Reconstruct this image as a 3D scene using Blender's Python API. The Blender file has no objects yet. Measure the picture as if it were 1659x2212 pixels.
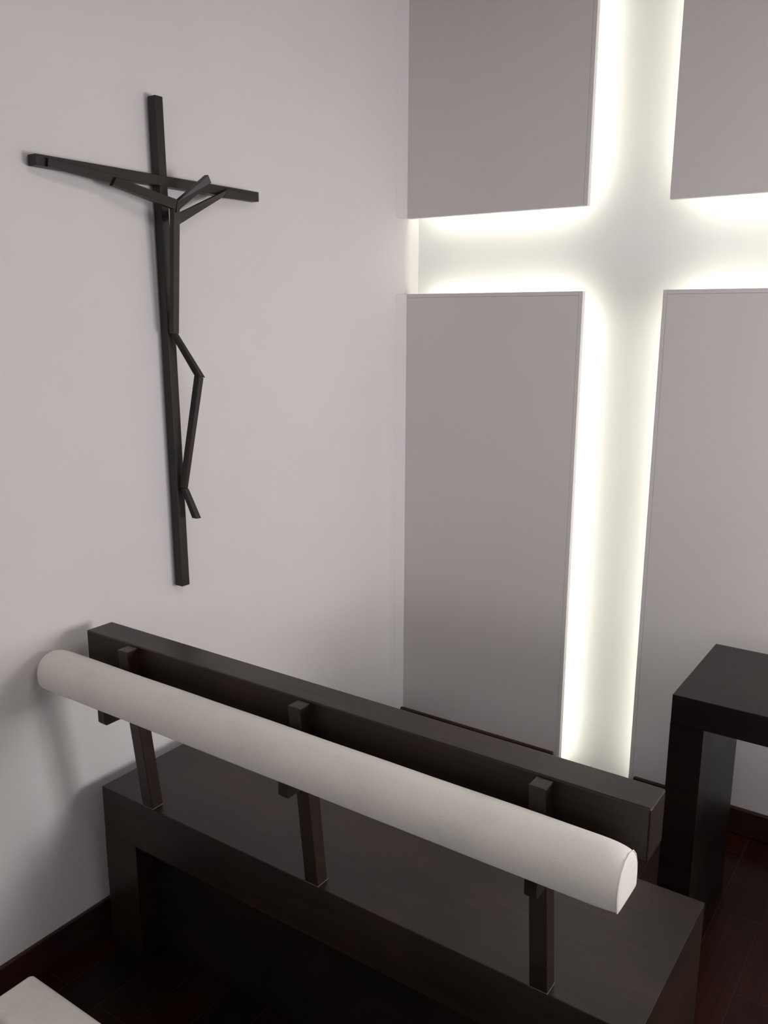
import bpy, bmesh, math, random
from mathutils import Vector, Matrix
random.seed(4)
C = bpy.context.scene.collection

# ---------------------------------------------------------------- camera
cam_data = bpy.data.cameras.new('camera')
cam = bpy.data.objects.new('camera', cam_data); C.objects.link(cam)
cam_data.sensor_fit = 'VERTICAL'; cam_data.sensor_height = 36.0; cam_data.sensor_width = 27.0
cam_data.lens = 30.273
cam_data.clip_start = 0.05
Rm = Matrix(((0.823876, -0.125591, 0.55268), (0.56676, 0.176654, -0.804721), (0.003432, 0.976228, 0.216721)))
cam.matrix_world = Matrix.Translation((1.7633, -2.68571, 1.6)) @ Rm.to_4x4()
bpy.context.scene.camera = cam

# ---------------------------------------------------------------- colour management, world, lights
sc = bpy.context.scene
sc.view_settings.view_transform = 'Standard'
sc.view_settings.look = 'None'
sc.view_settings.gamma = 1.0
sc.view_settings.use_curve_mapping = False
sc.view_settings.exposure = 0.0
sc.cycles.max_bounces = 10
sc.cycles.diffuse_bounces = 6
sc.cycles.sample_clamp_indirect = 4.0

world = bpy.data.worlds.new('world'); sc.world = world; world.use_nodes = True
bg = world.node_tree.nodes['Background']
bg.inputs['Color'].default_value = (0.75, 0.82, 1.0, 1); bg.inputs['Strength'].default_value = 0.6

def area(name, loc, target, sx, sy, power, col):
    l = bpy.data.lights.new(name, 'AREA'); l.shape = 'RECTANGLE'; l.size = sx; l.size_y = sy
    l.energy = power; l.color = col
    o = bpy.data.objects.new(name, l); C.objects.link(o); o.location = loc
    d = Vector(target) - Vector(loc)
    o.rotation_euler = d.to_track_quat('-Z', 'Y').to_euler()
    return o
WIN_POWER = 50.0
REAR_POWER = 22.0
DOWN_POWER = 13.0
LED = 18.5
LED_COL = (1.0, 0.995, 0.84)
# daylight entering through the side window
area('daylight_side', (3.24, -0.56, 1.22), (2.0, -0.66, 1.12), 0.9, 0.9, WIN_POWER, (1.0, 0.96, 0.955))
# unseen overhead light, added to brighten the bolster and cushion
area('overhead_fill', (2.0, -1.75, 2.73), (2.0, -1.75, 0.0), 0.9, 0.9, DOWN_POWER, (1.0, 0.965, 0.95))
# daylight entering through the rear window
area('daylight_rear', (1.9, -5.34, 1.8), (1.7, 0.0, 1.2), 2.2, 0.9, REAR_POWER, (1.0, 0.965, 0.955))

# ---------------------------------------------------------------- helpers
def mesh_obj(name, bm, mat, parent=None, bevel=0.0, smooth=False, seg=2):
    if bevel > 0:
        bmesh.ops.bevel(bm, geom=[e for e in bm.edges], offset=bevel, segments=seg, affect='EDGES', profile=0.5)
    bmesh.ops.recalc_face_normals(bm, faces=bm.faces)
    me = bpy.data.meshes.new(name); bm.to_mesh(me); bm.free()
    if smooth:
        for p in me.polygons: p.use_smooth = True
    o = bpy.data.objects.new(name, me); C.objects.link(o)
    me.materials.append(mat)
    if parent is not None:
        o.parent = parent
        o.location = -parent.location if not parent.parent else -(parent.location + parent.parent.location)
    return o

def box(bm, x0, x1, y0, y1, z0, z1):
    v = [bm.verts.new(p) for p in ((x0,y0,z0),(x1,y0,z0),(x1,y1,z0),(x0,y1,z0),(x0,y0,z1),(x1,y0,z1),(x1,y1,z1),(x0,y1,z1))]
    for f in ((0,3,2,1),(4,5,6,7),(0,1,5,4),(1,2,6,5),(2,3,7,6),(3,0,4,7)):
        bm.faces.new([v[i] for i in f])
    return v

def boxobj(name, dims, mat, parent=None, bevel=0.0):
    bm = bmesh.new(); box(bm, *dims)
    return mesh_obj(name, bm, mat, parent, bevel)

def hexa(pts8):
    bm = bmesh.new(); v = [bm.verts.new(p) for p in pts8]
    for f in ((0,3,2,1),(4,5,6,7),(0,1,5,4),(1,2,6,5),(2,3,7,6),(3,0,4,7)):
        bm.faces.new([v[i] for i in f])
    return bm

def thing(name, label, cat, loc, group=None):
    o = bpy.data.objects.new(name, None); C.objects.link(o); o.location = loc
    o.empty_display_size = 0.1
    tag(o, label, cat, group); return o

def tag(o, label, cat, group=None):
    o['label'] = label; o['category'] = cat
    if group: o['group'] = group
    return o

def struct(o):
    o['kind'] = 'structure'; return o

# ---------------------------------------------------------------- materials
def new_mat(name):
    m = bpy.data.materials.new(name); m.use_nodes = True
    nt = m.node_tree; b = nt.nodes['Principled BSDF']
    return m, nt, b

def coords(nt, scale=(1,1,1)):
    tc = nt.nodes.new('ShaderNodeNewGeometry')
    mp = nt.nodes.new('ShaderNodeMapping'); mp.inputs['Scale'].default_value = scale
    nt.links.new(tc.outputs['Position'], mp.inputs['Vector'])
    return mp.outputs['Vector']

def noise(nt, vec, scale, detail=4, rough=0.55, dist=0.0):
    n = nt.nodes.new('ShaderNodeTexNoise'); n.inputs['Scale'].default_value = scale
    n.inputs['Detail'].default_value = detail; n.inputs['Roughness'].default_value = rough
    n.inputs['Distortion'].default_value = dist
    nt.links.new(vec, n.inputs['Vector']); return n.outputs['Fac']

def ramp(nt, fac, stops):
    r = nt.nodes.new('ShaderNodeValToRGB'); nt.links.new(fac, r.inputs['Fac'])
    e = r.color_ramp.elements
    e[0].position, e[0].color = stops[0][0], (*stops[0][1], 1)
    e[1].position, e[1].color = stops[-1][0], (*stops[-1][1], 1)
    for p, c in stops[1:-1]:
        k = e.new(p); k.color = (*c, 1)
    return r.outputs['Color']

def bump(nt, b, fac, strength, dist=0.002):
    bp = nt.nodes.new('ShaderNodeBump'); bp.inputs['Strength'].default_value = strength
    bp.inputs['Distance'].default_value = dist
    nt.links.new(fac, bp.inputs['Height']); nt.links.new(bp.outputs['Normal'], b.inputs['Normal'])

def paint(name, col, rough=0.75, bs=0.12, var=0.02):
    m, nt, b = new_mat(name)
    v = coords(nt)
    f = noise(nt, v, 2.2, 3)
    c0 = tuple(max(0, c - var) for c in col); c1 = tuple(c + var for c in col)
    nt.links.new(ramp(nt, f, [(0.3, c0), (0.7, c1)]), b.inputs['Base Color'])
    b.inputs['Roughness'].default_value = rough
    bump(nt, b, noise(nt, v, 190, 3), bs, 0.0012)
    return m

def wood(name, dark, light, grain=(1.2, 26, 26), rough=0.33, coat=0.0, spec=0.5):
    m, nt, b = new_mat(name)
    v = coords(nt, grain)
    f = noise(nt, v, 3.0, 8, 0.65, 0.4)
    col = ramp(nt, f, [(0.25, dark), (0.5, tuple((a + c) / 2 for a, c in zip(dark, light))), (0.78, light)])
    f3 = noise(nt, coords(nt, (1.0, 1.4, 1.4)), 4.5, 3)
    mo = nt.nodes.new('ShaderNodeMix'); mo.data_type = 'RGBA'; mo.blend_type = 'MULTIPLY'; mo.inputs['Factor'].default_value = 1
    nt.links.new(col, mo.inputs[6]); nt.links.new(ramp(nt, f3, [(0.35, (0.65, 0.72, 0.8)), (0.65, (1.3, 1.2, 1.1))]), mo.inputs[7])
    nt.links.new(mo.outputs[2], b.inputs['Base Color'])
    v2 = coords(nt, (1.0, 1.6, 1.6))
    f2 = noise(nt, v2, 2.4, 3)
    rr = nt.nodes.new('ShaderNodeMapRange'); nt.links.new(f2, rr.inputs['Value'])
    rr.inputs['To Min'].default_value = rough - 0.07; rr.inputs['To Max'].default_value = rough + 0.09
    nt.links.new(rr.outputs['Result'], b.inputs['Roughness'])
    b.inputs['Specular IOR Level'].default_value = spec
    b.inputs['Coat Weight'].default_value = coat; b.inputs['Coat Roughness'].default_value = 0.25
    bump(nt, b, f, 0.12, 0.0006)
    return m

M_wall = paint('warm_white_plaster', (0.70, 0.672, 0.675), 0.8, 0.16, 0.012)
M_panel = paint('matt_lilac_grey_board', (0.68, 0.652, 0.645), 0.65, 0.05, 0.01)
M_recess = paint('white_recess_paint', (0.84, 0.84, 0.84), 0.8, 0.05, 0.004)
M_ceil = paint('ceiling_grey', (0.30, 0.29, 0.28), 0.85, 0.05, 0.005)
M_pew = wood('dark_stained_pew_wood', (0.009, 0.0045, 0.003), (0.026, 0.0135, 0.0085), (1.0, 22, 22), 0.38, spec=0.42)
M_altar = wood('dark_lacquered_table_wood', (0.007, 0.0045, 0.0038), (0.016, 0.010, 0.008), (1.0, 18, 18), 0.36, spec=0.33)
M_cruc = wood('dark_crucifix_wood', (0.010, 0.0072, 0.006), (0.021, 0.015, 0.012), (9, 9, 1.2), 0.45, spec=0.4)
M_base = wood('reddish_baseboard_wood', (0.022, 0.007, 0.006), (0.040, 0.014, 0.011), (1.2, 1.2, 20), 0.36)
M_frame = paint('white_window_frame_paint', (0.7, 0.7, 0.7), 0.4, 0.02, 0.0)

def floor_mat():
    m, nt, b = new_mat('red_brown_plank_floor')
    g = nt.nodes.new('ShaderNodeNewGeometry')
    mp = nt.nodes.new('ShaderNodeMapping')
    nt.links.new(g.outputs['Position'], mp.inputs['Vector'])
    # planks run along y: rotate so the brick rows run along y
    mp.inputs['Rotation'].default_value = (0, 0, math.radians(90))
    mp.inputs['Location'].default_value = (1.40, -0.095, 0)
    br = nt.nodes.new('ShaderNodeTexBrick')
    nt.links.new(mp.outputs['Vector'], br.inputs['Vector'])
    br.inputs['Scale'].default_value = 1.0
    br.inputs['Brick Width'].default_value = 0.605
    br.inputs['Row Height'].default_value = 0.1131
    br.inputs['Mortar Size'].default_value = 0.0011
    br.inputs['Mortar Smooth'].default_value = 0.2
    br.inputs['Color1'].default_value = (0.0, 0.0, 0.0, 1)
    br.inputs['Color2'].default_value = (1, 1, 1, 1)
    br.inputs['Mortar'].default_value = (0.5, 0.5, 0.5, 1)
    v = coords(nt, (24, 1.0, 1.0))
    f = noise(nt, v, 3, 6, 0.6, 0.3)
    tone = ramp(nt, br.outputs['Color'], [(0.0, (0.007, 0.0028, 0.0024)), (1.0, (0.030, 0.006, 0.0035))])
    gr = ramp(nt, f, [(0.3, (0.7, 0.7, 0.7)), (0.7, (1.25, 1.2, 1.2))])
    mx = nt.nodes.new('ShaderNodeMix'); mx.data_type = 'RGBA'; mx.blend_type = 'MULTIPLY'; mx.inputs['Factor'].default_value = 1
    nt.links.new(tone, mx.inputs[6]); nt.links.new(gr, mx.inputs[7])
    mo = nt.nodes.new('ShaderNodeMix'); mo.data_type = 'RGBA'
    nt.links.new(br.outputs['Fac'], mo.inputs['Factor'])
    nt.links.new(mx.outputs[2], mo.inputs[6]); mo.inputs[7].default_value = (0.035, 0.018, 0.014, 1)
    nt.links.new(mo.outputs[2], b.inputs['Base Color'])
    b.inputs['Roughness'].default_value = 0.27
    b.inputs['Specular IOR Level'].default_value = 0.2
    bump(nt, b, f, 0.04, 0.0004)
    return m
M_floor = floor_mat()

def fabric(name, col):
    m, nt, b = new_mat(name)
    v = coords(nt)
    v1 = coords(nt, (60, 900, 900)); v2 = coords(nt, (900, 240, 240))
    a = noise(nt, v1, 1.0, 2); c = noise(nt, v2, 1.0, 2)
    ad = nt.nodes.new('ShaderNodeMath'); ad.operation = 'ADD'
    nt.links.new(a, ad.inputs[0]); nt.links.new(c, ad.inputs[1])
    st = noise(nt, v, 7, 4)
    mu = nt.nodes.new('ShaderNodeMath'); mu.operation = 'MULTIPLY_ADD'
    nt.links.new(ad.outputs[0], mu.inputs[0]); mu.inputs[1].default_value = 0.5
    nt.links.new(st, mu.inputs[2])
    nt.links.new(ramp(nt, mu.outputs[0], [(0.7, tuple(k * 0.90 for k in col)), (1.3, tuple(k * 1.06 for k in col))]), b.inputs['Base Color'])
    b.inputs['Roughness'].default_value = 0.9
    b.inputs['Specular IOR Level'].default_value = 0.2
    b.inputs['Sheen Weight'].default_value = 0.15
    bump(nt, b, ad.outputs[0], 0.2, 0.0008)
    return m
M_fab = fabric('off_white_upholstery', (0.72, 0.69, 0.64))

def emit(name, col, s):
    m, nt, b = new_mat(name)
    b.inputs['Base Color'].default_value = (0.9, 0.9, 0.85, 1)
    b.inputs['Emission Color'].default_value = (*col, 1); b.inputs['Emission Strength'].default_value = s
    return m
M_led = emit('led_strip_glow', LED_COL, LED)

def flat(name, col, rough=0.6):
    m, nt, b = new_mat(name); 
    v = coords(nt); nt.links.new(ramp(nt, noise(nt, v, 60, 2), [(0.3, tuple(k*0.9 for k in col)), (0.7, col)]), b.inputs['Base Color'])
    b.inputs['Roughness'].default_value = rough
    return m
M_joint = flat('pale_filler', (0.16, 0.14, 0.12))

def glass():
    m, nt, b = new_mat('window_glass')
    b.inputs['Base Color'].default_value = (1, 1, 1, 1)
    b.inputs['Transmission Weight'].default_value = 1.0
    b.inputs['Roughness'].default_value = 0.0; b.inputs['IOR'].default_value = 1.0
    return m
M_glass = glass()

# ---------------------------------------------------------------- room shell
RX, BY, H, D = 3.1, -5.2, 2.75, 0.10      # right wall, back wall, height, recess depth
T = 0.12
struct(boxobj('floor', (-T, RX + T, BY - T, D + T, -0.1, 0.0), M_floor))
struct(boxobj('ceiling', (-T, RX + T, BY - T, D + T, H, H + 0.1), M_ceil))
struct(boxobj('wall_left', (-T, 0.0, BY - T, D + T, 0.0, H), M_wall))
struct(boxobj('wall_far', (0.0, RX, D, D + T, 0.0, H), M_recess))
QX0, QX1, QZ0, QZ1 = 0.8, 3.0, 1.35, 2.25
bm = bmesh.new()
box(bm, 0.0, QX0, BY - T, BY, 0, H); box(bm, QX1, RX, BY - T, BY, 0, H)
box(bm, QX0, QX1, BY - T, BY, 0, QZ0); box(bm, QX0, QX1, BY - T, BY, QZ1, H)
struct(mesh_obj('wall_back', bm, M_wall))
bm = bmesh.new()
box(bm, QX0, QX1, BY - .08, BY - .03, QZ0, QZ0 + .05); box(bm, QX0, QX1, BY - .08, BY - .03, QZ1 - .05, QZ1)
for xx in (QX0, (QX0 + QX1) / 2 - .025, QX1 - .05): box(bm, xx, xx + .05, BY - .08, BY - .03, QZ0 + .05, QZ1 - .05)
struct(mesh_obj('window_2', bm, M_frame))
WY0, WY1, WZ0, WZ1 = -1.01, -0.11, 0.77, 1.67
bm = bmesh.new()
box(bm, RX, RX + T, BY - T, WY0, 0, H); box(bm, RX, RX + T, WY1, D + T, 0, H)
box(bm, RX, RX + T, WY0, WY1, 0, WZ0); box(bm, RX, RX + T, WY0, WY1, WZ1, H)
struct(mesh_obj('wall_right', bm, M_wall))
bm = bmesh.new()
f = 0.05
box(bm, RX + .03, RX + .08, WY0, WY1, WZ0, WZ0 + f); box(bm, RX + .03, RX + .08, WY0, WY1, WZ1 - f, WZ1)
box(bm, RX + .03, RX + .08, WY0, WY0 + f, WZ0 + f, WZ1 - f); box(bm, RX + .03, RX + .08, WY1 - f, WY1, WZ0 + f, WZ1 - f)
ym = (WY0 + WY1) / 2
box(bm, RX + .03, RX + .08, ym - f / 2, ym + f / 2, WZ0 + f, WZ1 - f)
win = struct(mesh_obj('window_1', bm, M_frame))

# narrow angled corner strip where the side wall turns into the panelled wall
bm = bmesh.new()
for z0, z1 in ((0.0, 1.694), (1.953, H)):
    a = [bm.verts.new((x, y, z0)) for x, y in ((-0.002, -0.050), (0.0015, -0.046), (0.0145, -0.0008), (0.0145, 0.0), (-0.002, 0.0))]
    b2 = [bm.verts.new((v.co.x, v.co.y, z1)) for v in a]
    for i in range(5): bm.faces.new((a[i], a[(i + 1) % 5], b2[(i + 1) % 5], b2[i]))
    bm.faces.new(a[::-1]); bm.faces.new(b2)
struct(mesh_obj('trim_1', bm, M_wall))

# baseboards
def baseboard(name, dims, bev=0.005):
    return struct(boxobj(name, dims, M_base, None, bev))
baseboard('baseboard_left', (0.0, 0.012, BY, -0.052, 0.0, 0.088), 0.003)
baseboard('baseboard_far', (0.0, 0.664, -0.014, 0.0, 0.0, 0.092))
baseboard('baseboard_far', (0.957, RX, -0.014, 0.0, 0.0, 0.092))

# ---------------------------------------------------------------- lit cross: four raised panels with hidden light strips
VX0, VX1, HZ0, HZ1 = 0.683, 0.938, 1.6945, 1.9535
PT = 0.022     # panel thickness
def panel(x0, x1, z0, z1, edges, grooves, label):
    """edges: which of 'L','R','T','B' border the cross"""
    t = thing('wall_panel', label, 'wall panel', ((x0 + x1) / 2, PT / 2, z0), 'raised panels around the lit cross')
    e, g = 0.0125, 0.0007
    ix0 = x0 + (e + g if 'L' in grooves else 0); ix1 = x1 - (e + g if 'R' in grooves else 0)
    iz0 = z0 + (e + g if 'B' in grooves else 0); iz1 = z1 - (e + g if 'T' in grooves else 0)
    boxobj('board', (ix0, ix1, 0.0, PT, iz0, iz1), M_panel, t)
    # thin backing so the groove reads as a dark line and not as a slit of light
    bx0 = x0 + 0.004 if 'L' in edges else x0; bx1 = x1 - 0.004 if 'R' in edges else x1
    bz0 = z0 + 0.004 if 'B' in edges else z0; bz1 = z1 - 0.004 if 'T' in edges else z1
    boxobj('backing_board', (bx0, bx1, PT, PT + 0.006, bz0, bz1), M_panel, t)
    for s in edges:
        if s == 'L': d = (x0, x0 + e, 0.0, PT, z0, z1)
        if s == 'R': d = (x1 - e, x1, 0.0, PT, z0, z1)
        if s == 'T': d = (ix0, ix1, 0.0, PT, z1 - e, z1)
        if s == 'B': d = (ix0, ix1, 0.0, PT, z0, z0 + e)
        if s in grooves: boxobj('edge_strip', d, M_panel, t)
    # light strips fixed to the back of the panel, set in from the edge
    off, wd = 0.035, 0.012
    y0, y1 = PT + 0.006, PT + 0.013
    for s in edges:
        if s == 'L': d = (x0 + off, x0 + off + wd, y0, y1, z0 + (.05 if z0 > 0 else 0.0) + 0.02, z1 - 0.05)
        if s == 'R': d = (x1 - off - wd, x1 - off, y0, y1, z0 + (.05 if z0 > 0 else 0.0) + 0.02, z1 - 0.05)
        if s == 'T': d = (x0 + .04, x1 - .055, y0, y1, z1 - off - wd, z1 - off)
        if s == 'B': d = (x0 + .04, x1 - .055, y0, y1, z0 + off, z0 + off + wd)
        if s in 'TB' and x0 > 0.5: d = (x0 + .055, x1 - .04, *d[2:])
        boxobj('light_strip', d, M_led, t)['label'] = 'glowing strip behind the panel edge'
    return t
panel(0.0145, VX0, HZ1, H, 'RB', 'R', 'grey raised panel at upper left of the lit cross, next to the white side wall')
panel(VX1, RX, HZ1, H, 'LB', '', 'grey raised panel at upper right of the lit cross')
panel(0.0145, VX0, 0.0, HZ0, 'RT', 'RT', 'tall grey raised panel at lower left of the lit cross, behind the pew backrest')
panel(VX1, RX, 0.0, HZ0, 'LT', 'LT', 'tall grey raised panel at lower right of the lit cross, behind the dark table')

# ---------------------------------------------------------------- crucifix
cr = thing('crucifix', 'slender dark wooden crucifix with an abstract bent-stick figure, on the white wall above the pew', 'crucifix', (0.0, -1.13, 0.888))
XB, XF = 0.006, 0.033
z0, z1 = 0.888, 2.131
up = hexa([(XB, -1.139, z0), (XF, -1.139, z0), (XF, -1.112, z0), (XB, -1.112, z0),
           (XB, -1.1495, z1), (XF, -1.1495, z1), (XF, -1.125, z1), (XB, -1.125, z1)])
mesh_obj('upright', up, M_cruc, cr, 0.0012)
mesh_obj('crossbar', hexa([(XB, -1.491, 1.924), (XF + .001, -1.491, 1.924), (XF + .001, -0.791, 1.924), (XB, -0.791, 1.924),
           (XB, -1.491, 1.9475), (XF + .001, -1.491, 1.9475), (XF + .001, -0.791, 1.9495), (XB, -0.791, 1.9495)]), M_cruc, cr, 0.0012)
for z in (1.05, 2.05):
    boxobj('wall_mount', (0.0, XB + .002, -1.134, -1.122, z, z + 0.02), M_cruc, cr)
FIG = [
  ('left_forearm', 0.009, [(0.042, -1.4653, 1.9411), (0.048, -1.2819, 1.9286), (0.048, -1.3033, 1.9076), (0.042, -1.4669, 1.923)]),
  ('left_upper_arm', 0.014, [(0.056, -1.2967, 1.923), (0.087, -1.1411, 1.8881), (0.087, -1.15, 1.8646), (0.056, -1.3087, 1.9033)]),
  ('head', 0.014, [(0.088, -1.1438, 1.8834), (0.115, -1.0624, 1.9536), (0.115, -1.0523, 1.9353), (0.088, -1.1484, 1.8571)]),
  ('torso', 0.016, [(0.086, -1.1528, 1.8772), (0.086, -1.1337, 1.8728), (0.056, -1.1287, 1.5659), (0.056, -1.1473, 1.5661)]),
  ('right_upper_arm', 0.014, [(0.08, -1.1307, 1.8572), (0.045, -0.9154, 1.9427), (0.045, -0.9425, 1.9186), (0.08, -1.1323, 1.8309)]),
  ('right_forearm', 0.011, [(0.045, -0.9171, 1.9425), (0.041, -0.8028, 1.9393), (0.041, -0.8016, 1.9223), (0.045, -0.9425, 1.9174)]),
  ('thigh', 0.022, [(0.054, -1.1421, 1.5718), (0.056, -1.1333, 1.5682), (0.1, -1.0855, 1.454), (0.1, -1.1032, 1.4584)]),
  ('shin', 0.02, [(0.096, -1.1026, 1.4594), (0.096, -1.0883, 1.4528), (0.056, -1.1235, 1.1609), (0.056, -1.1347, 1.1652)]),
  ('foot', 0.018, [(0.056, -1.1333, 1.1624), (0.056, -1.1202, 1.1604), (0.08, -1.1026, 1.0804), (0.08, -1.1194, 1.081)]),
]
for nm, t, q in FIG:
    fr = [Vector(p) for p in q]; bk = [Vector((p[0] - t, p[1], p[2])) for p in q]
    mesh_obj(nm, hexa(bk + fr), M_cruc, cr, 0.001)

# ---------------------------------------------------------------- pew
PX0, PX1, PY0, PY1, PZ = 0.060, 1.434, -1.461, -1.051, 0.450
pew = thing('pew', 'dark stained wooden pew with backrest rail and long off-white bolster, below the crucifix', 'pew', ((PX0 + PX1) / 2, (PY0 + PY1) / 2, 0.0))
boxobj('seat', (PX0, PX1, PY0, PY1, 0.321, PZ), M_pew, pew, 0.0014)
boxobj('end_panel', (PX0, PX0 + 0.117, PY0, PY1, 0.0, 0.321), M_pew, pew)
boxobj('end_panel', (PX1 - 0.117, PX1, PY0, PY1, 0.0, 0.321), M_pew, pew)
boxobj('lower_board', (PX0 + 0.117, PX1 - 0.117, -1.398, -1.375, 0.0, 0.3208), M_altar, pew, 0.001)  # darker wood than the pew, standing in for the shade under the seat
# backrest rail
boxobj('backrest_rail', (PX0 + .001, PX1 - .005, -1.472, -1.398, 0.777, 0.870), M_pew, pew, 0.003)
# posts lean back towards the row behind
for i, (xa, xb) in enumerate(((0.214, 0.250), (0.724, 0.7585), (1.237, 1.2715))):
    p8 = [(xa, -1.4605, PZ), (xb, -1.4605, PZ), (xb, -1.4280, PZ), (xa, -1.4280, PZ),
          (xa + .002, -1.506, 0.866), (xb - .002, -1.506, 0.866), (xb - .002, -1.4722, 0.866), (xa + .002, -1.4722, 0.866)]
    po = mesh_obj('post', hexa(p8), M_pew, pew, 0.0015)
    boxobj('foot_joint', (xa - .0008, xb + .0008, -1.4608, -1.4272, PZ, PZ + 0.0014), M_joint, po)
def bracket(xr, yf, zb):
    w, zt = 0.022, 0.7575
    def yp(z): return -1.4605 - (z - PZ) * 0.1094      # near face of the leaning post
    prof = [(yp(zb) + .002, zb), (yf + .005, zb), (yf, zb + .006), (yf, zt), (yp(zt) + .002, zt)]
    bm = bmesh.new()
    A = [bm.verts.new((xr - w, y, z)) for y, z in prof]; B = [bm.verts.new((xr, y, z)) for y, z in prof]
    k = len(prof)
    for i in range(k): bm.faces.new((A[i], A[(i + 1) % k], B[(i + 1) % k], B[i]))
    bm.faces.new(A); bm.faces.new(B[::-1])
    mesh_obj('bracket', bm, M_pew, pew, 0.0008)
bracket(0.2495, -1.578, 0.715)
bracket(0.7585, -1.551, 0.695)
bracket(1.2715, -1.529, 0.678)

# bolster: D-shaped upholstered roll
PROF = [(-1.588, .7560), (-1.5905, .7575), (-1.5935, .768), (-1.596, .786), (-1.593, .808), (-1.583, .826), (-1.566, .838), (-1.545, .8415),
        (-1.525, .836), (-1.509, .820), (-1.500, .799), (-1.497, .778), (-1.498, .757), (-1.500, .7560)]
def bolster(name, prof, x0, x1, parent, mat):
    cy = sum(p[0] for p in prof) / len(prof); cz = sum(p[1] for p in prof) / len(prof); zb = min(p[1] for p in prof)
    # stations along x: scale of the section (puffed middle, tighter seam at each end, domed cap)
    L = x1 - x0
    st = [(x0, .55), (x0 + .006, .80), (x0 + .016, .93), (x0 + .035, .985)]
    N = 60
    for i in range(1, N): 
        u = i / N; x = x0 + .035 + (L - .075) * u
        st.append((x, 1.0 + 0.006 * math.sin(u * 23) * math.sin(u * 9)))
    st += [(x1 - .036, .995), (x1 - .020, .972), (x1 - .010, .945), (x1 - .004, .915), (x1 - .0015, .89), (x1, .80), (x1 + .001, .45)]
    bm = bmesh.new(); rings = []
    for x, s in st:
        ring = []
        for y, z in prof:
            yy = cy + (y - cy) * s; zz = zb + (z - zb) * (s if z > zb + .012 else 1.0)
            if s < .8: zz = cz + (z - cz) * s
            ring.append(bm.verts.new((x, yy, zz)))
        rings.append(ring)
    k = len(prof)
    for a, b_ in zip(rings, rings[1:]):
        for i in range(k): bm.faces.new((a[i], a[(i + 1) % k], b_[(i + 1) % k], b_[i]))
    bm.faces.new(rings[0]); bm.faces.new(rings[-1][::-1])
    o = mesh_obj(name, bm, mat, parent, smooth=True)
    md = o.modifiers.new('sub', 'SUBSURF'); md.levels = 2; md.render_levels = 2
    return o, st, cy, cz, zb
bo, st, cy, cz, zb = bolster('bolster', PROF, 0.012, 1.425, pew, M_fab)
# sewn seam piping around the right end
def tube(pts, r, n=8, closed=True):
    bm = bmesh.new(); rings = []; m = len(pts)
    for i, p in enumerate(pts):
        t = (pts[(i + 1) % m] - pts[i - 1]).normalized(); a = Vector((1, 0, 0)); b_ = t.cross(a).normalized()
        rings.append([bm.verts.new(p + r * (math.cos(q) * a + math.sin(q) * b_)) for q in (2 * math.pi * j / n for j in range(n))])
    for i in range(m if closed else m - 1):
        A, B = rings[i], rings[(i + 1) % m]
        for j in range(n): bm.faces.new((A[j], A[(j + 1) % n], B[(j + 1) % n], B[j]))
    return bm
def seam(x, s):
    out = []
    for i in range(len(PROF)):
        p0, p1 = PROF[i], PROF[(i + 1) % len(PROF)]
        for u in (0, .5):
            y = p0[0] + (p1[0] - p0[0]) * u; z = p0[1] + (p1[1] - p0[1]) * u
            out.append(Vector((x, cy + (y - cy) * s, zb + (z - zb) * (s if z > zb + .012 else 1.0))))
    return out
mesh_obj('seam_piping', tube(seam(1.4225, .905), 0.0009), M_fab, bo, smooth=True)

# ---------------------------------------------------------------- table at the right
AX0, AX1, AY0, AY1, AZ = 1.242, 2.45, -0.690, -0.281, 0.720
al = thing('altar_table', 'dark lacquered waterfall table with thick slab sides standing in front of the right panel', 'table', ((AX0 + AX1) / 2, (AY0 + AY1) / 2, 0.0))
boxobj('tabletop', (AX0, AX1, AY0, AY1, 0.646, AZ), M_altar, al, 0.0014)
boxobj('side_slab', (AX0, AX0 + 0.0795, AY0, AY1, 0.0, 0.646), M_altar, al)
boxobj('side_slab', (AX1 - 0.0795, AX1, AY0, AY1, 0.0, 0.646), M_altar, al)

# ---------------------------------------------------------------- kneeler in the row behind
kn = thing('kneeler', 'low off-white padded kneeler on a dark rail, behind the pew by the side wall', 'kneeler', (0.72, -1.84, 0.0))
bm = bmesh.new(); box(bm, 0.208, 1.28, -1.896, -1.780, 0.150, 0.202)
mesh_obj('cushion', bm, M_fab, kn, 0.013, True, 4)
boxobj('rail', (0.225, 1.263, -1.885, -1.795, 0.118, 0.1502), M_pew, kn, 0.002)
for x in (0.24, 1.203):
    boxobj('leg', (x, x + 0.045, -1.875, -1.805, 0.0, 0.1182), M_pew, kn, 0.002)
